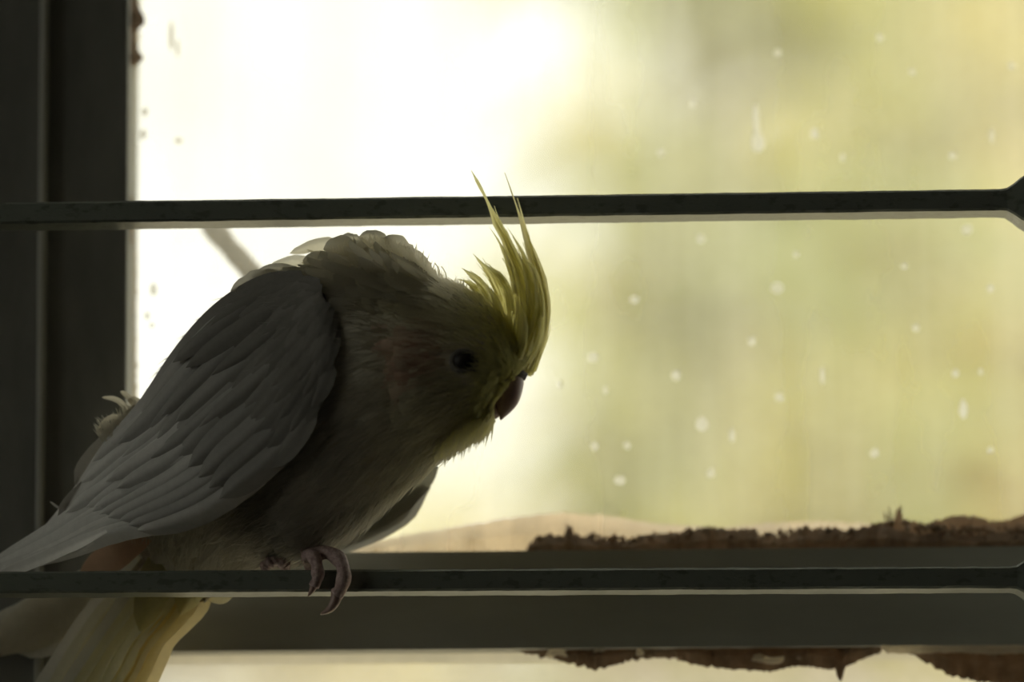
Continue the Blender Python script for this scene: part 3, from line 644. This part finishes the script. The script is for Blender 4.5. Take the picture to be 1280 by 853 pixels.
# beak, cere, nostril, eye
def loft(name, st, y0, mat, parent, n=24, nr=18):
    S_ = catmull(st, n); v_, f_ = [], []
    for r in S_:
        a, b = W(r[0], r[1], (y0+r[5])*mm), W(r[2], r[3], (y0+r[5])*mm)
        for j in range(nr):
            an = j/nr*2*math.pi; v_.append((a+b)/2+(a-b)/2*math.cos(an)+Vector((0, -r[4]*mm*math.sin(an), 0)))
    for i in range(n-1):
        for j in range(nr): f_.append((i*nr+j, i*nr+(j+1) % nr, (i+1)*nr+(j+1) % nr, (i+1)*nr+j))
    f_ += [tuple(range(nr)), tuple((n-1)*nr+j for j in reversed(range(nr)))]
    return obj(name, v_, f_, mat, parent)
beak = loft('beak', [(652, 466, 616, 474, 5.0, 1), (655, 477, 616, 484, 5.2, 0), (653, 490, 617, 494, 4.8, -.4), (648, 504, 620, 506, 3.6, -.8), (640, 514, 623, 516, 2.2, -1), (632, 521, 624, 521, 1.1, -1), (627, 525.5, 625, 525, .3, -1)], -30, M['beak'], bird)
beak['label'] = 'short hooked pinkish-grey beak'
loft('lower_mandible', [(622, 500, 600, 512, 3.5, 0), (626, 512, 608, 520, 3, 0), (625, 519, 614, 523, 1.8, 0), (623, 522, 620, 524, .4, 0)], -29, M['beak'], beak, 12, 12)
loft('cere', [(634, 462, 628, 474, 3.0, 0), (645, 460, 638, 477, 4.4, 0), (654, 463, 647, 478, 3.6, 0), (660, 468, 656, 476, .8, 0)], -30, M['lid'], beak, 12, 14)
def ball(name, c, rx, ry, rz, mat, parent, seg=20):
    bm = bmesh.new(); bmesh.ops.create_uvsphere(bm, u_segments=seg, v_segments=seg//2+2, radius=1)
    v_ = [Vector((q.co.x*rx, q.co.y*ry, q.co.z*rz))+c for q in bm.verts]; f_ = [[q.index for q in p.verts] for p in bm.faces]; bm.free()
    return obj(name, v_, f_, mat, parent)
ball('nostril', W(641, 476.5, -33.6*mm), .0013, .0012, .0009, M['eye'], beak, 12)
def surf_y(px, py, sgn=1):
    best = None
    for s in np.linspace(.5, 1, 120):
        for th in np.linspace(.1, math.pi-.1, 50):
            p = body_pt(s, th*sgn); a, b = project(p); d = (a-px)**2+(b-py)**2
            if best is None or d < best[0]: best = (d, p)
    return best[1]
pe = surf_y(581, 452)
eye = ball('eye', pe+Vector((0, .0008, 0)), .0036, .0026, .0034, M['eye'], bird); eye['label'] = 'dark half-closed eye'
rg = []; rf = []
for j in range(24):
    an = j/24*2*math.pi
    for (r_, dy) in ((.0030, -.0010), (.0039, -.0013), (.0049, .0006)): rg.append(pe+Vector((math.cos(an)*r_*1.05, dy+.0004, math.sin(an)*r_*.9)))
for j in range(24):
    for q in range(2): rf.append((j*3+q, j*3+q+1, ((j+1) % 24)*3+q+1, ((j+1) % 24)*3+q))
obj('eyelid', rg, rf, M['lid'], eye)
pe2 = body_pt(.86, -1.35); ball('eye', pe2+Vector((0, -.0006, 0)), .0036, .0026, .0034, M['eye'], bird)

# feet: toes curled over the bar
def tube(pts, radii, nr=14, n=30, knuckle=.10):
    c_ = [Vector(p) for p in catmull([tuple(p) for p in pts], n)]; rr = np.interp(np.linspace(0, 1, n), np.linspace(0, 1, len(radii)), radii); v_, f_ = [], []
    for i in range(n):
        t = (c_[min(i+1, n-1)]-c_[max(i-1, 0)]).normalized(); a = t.cross(Vector((.3, 1, .2))).normalized(); b = t.cross(a)
        r = rr[i]*(1+knuckle*math.sin(i/n*math.pi*7))
        for j in range(nr): an = j/nr*2*math.pi; v_.append(c_[i]+a*r*math.cos(an)+b*r*math.sin(an))
    for i in range(n-1):
        for j in range(nr): f_.append((i*nr+j, i*nr+(j+1) % nr, (i+1)*nr+(j+1) % nr, (i+1)*nr+j))
    f_ += [tuple(range(nr)), tuple((n-1)*nr+j for j in range(nr))]
    return v_, f_
def foot(parts, claws):
    g_ = Geo()
    for pts, r in parts: g_.add(*tube([W(a, b, y*mm) for a, b, y in pts], [q*mm for q in r]))
    o = g_.build('foot', M['foot'], bird)
    for pts, r in claws: obj('claw', *tube([W(a, b, y*mm) for a, b, y in pts], [q*mm for q in r], 10, 16, 0), M['claw'], o)
    return o
ft = foot([([(372, 655, -2), (382, 680, 0), (392, 696, 0)], [3.2, 2.6, 2.4]),
      ([(388, 695, 0), (408, 691, -4), (424, 700, -8), (430, 718, -9.5), (426, 736, -9.0), (420, 744, -8.5)], [2.3, 2.3, 2.3, 2.2, 2.2, 2.0]),
      ([(384, 696, 0), (390, 694, -5), (396, 706, -8.5), (397, 722, -8.6), (392, 734, -8.3)], [2.1, 2.0, 2.0, 1.9, 1.5]),
      ([(388, 697, 0), (384, 696, 5), (386, 706, 9), (392, 724, 9.0), (396, 738, 8)], [2, 1.9, 1.8, 1.6, 1.2])],
     [([(421, 741, -8.6), (419, 752, -8.6), (412, 762, -8), (401, 768, -6)], [1.9, 1.7, 1.2, .25]),
      ([(393, 731, -8.3), (390, 738, -8.3), (385, 746, -7.5)], [1.4, 1.0, .15])])
ft['label'] = 'pinkish grey scaly foot gripping the bar'
foot([([(338, 672, 9), (344, 690, 9), (348, 700, 8)], [3.2, 2.6, 2.2]), ([(346, 700, 7), (352, 703, 7), (356, 706, 8), (357, 716, 9.4)], [2.2, 2, 1.8, 1.3]),
      ([(344, 700, 8), (338, 703, 8), (332, 708, 8.6), (332, 718, 9.4)], [2.1, 2, 1.7, 1.2])],
     [([(357, 714, 9.4), (357, 724, 9.2), (356, 730, 8.4)], [1.2, .8, .15])])

# ------------------------------------------------------------------ garden outside
struct(box('ground_outside', -14, 14, YW1, 30, -.25, -.02, M['grass']))
tag(bpy.data.objects['ground_outside'], 'sunlit dry ground outside the window', 'ground')
def blade(g, base, d, L, hw, droop, col, seed):
    n = 7; side = d.cross(Vector((math.cos(seed), math.sin(seed), .2))).normalized(); v_, f_ = [], []
    for i in range(n):
        t = i/(n-1); p = base+d*L*t+Vector((math.cos(seed*3)*.4, math.sin(seed*3)*.4, -1))*droop*L*t*t
        w_ = hw*max(.04, math.sin(math.pi*min(1, .12+t*.88))**.7)
        v_ += [p-side*w_, p, p+side*w_]
    for i in range(n-1):
        for j in range(2): f_.append((i*3+j, i*3+j+1, i*3+j+4, i*3+j+3))
    g.add(v_, f_, col)
def clump(name, label, px, y, height, spread, count, cols, hw, seed, group=None):
    random.seed(seed); c = W(px, 426, y); root = empty(name, (c.x, y, -.03)); tag(root, label, 'plant', group)
    gst, gl = Geo(), Geo()
    for i in range(max(5, count//40)):
        x, yy = random.gauss(0, spread*.45), random.gauss(0, spread*.35); h = height*random.uniform(.75, 1)
        pts = [Vector((c.x+x*(1+.3*t), y+yy, -.03+h*t)) for t in np.linspace(0, 1, 6)]
        v_, f_ = tube(pts, [.022, .018, .014, .010, .008, .005], 7, 10, .05); gst.add(v_, f_)
        for j in range(40):
            t = random.uniform(.22, 1); p = Vector((c.x+x*(1+.3*t), y+yy, -.03+h*t))
            an = random.uniform(0, 6.28); d = Vector((math.cos(an)*.5, math.sin(an)*.5, random.uniform(.3, 1))).normalized()
            k_ = random.uniform(.8, 1.15); cc = tuple(q*k_ for q in random.choice(cols))
            blade(gl, p, d, random.uniform(.35, .75), hw*random.uniform(.6, 1.2), random.uniform(.6, 1.1), cc, random.uniform(0, 6.28))
    gst.build('stem', M['stem'], root); fo = gl.build('foliage', M['leaf'], root); tag(fo, kind='stuff')
YG1, YG2, YG3 = (.52, .49, .17), (.66, .58, .25), (.40, .43, .19)
clump('garden_cane', 'blurred olive-green cane plant outside the window beside the bright sky', 985, 6.2, 4.6, .26, 280, [YG1, YG3], .05, 1)
clump('garden_cane', 'blurred yellow-green cane plant farther along, lit by the sun', 1130, 8.3, 5.2, .42, 480, [YG1, YG2, YG2], .06, 2)
clump('garden_cane', 'blurred grey-green cane plant past the yellow one', 1330, 10.6, 6.0, .50, 640, [YG1, YG3], .07, 3)
clump('garden_cane', 'blurred low pale cane plant below the bright sky', 850, 12.9, 4.35, .50, 480, [YG2, (.66, .62, .34)], .06, 4)
clump('garden_cane', 'blurred low straw-coloured cane plant behind the bird', 560, 15.4, 3.9, .8, 640, [(.80, .74, .46), (.74, .68, .42)], .07, 5)
clump('garden_cane', 'blurred broad cane plant standing farthest along the garden', 2200, 6.2, 4.8, .35, 440, [YG1, YG2], .06, 6)
clump('garden_cane', 'blurred dark olive cane plant at the garden end', 2560, 9.6, 5.0, .5, 560, [YG1, YG3], .06, 7)
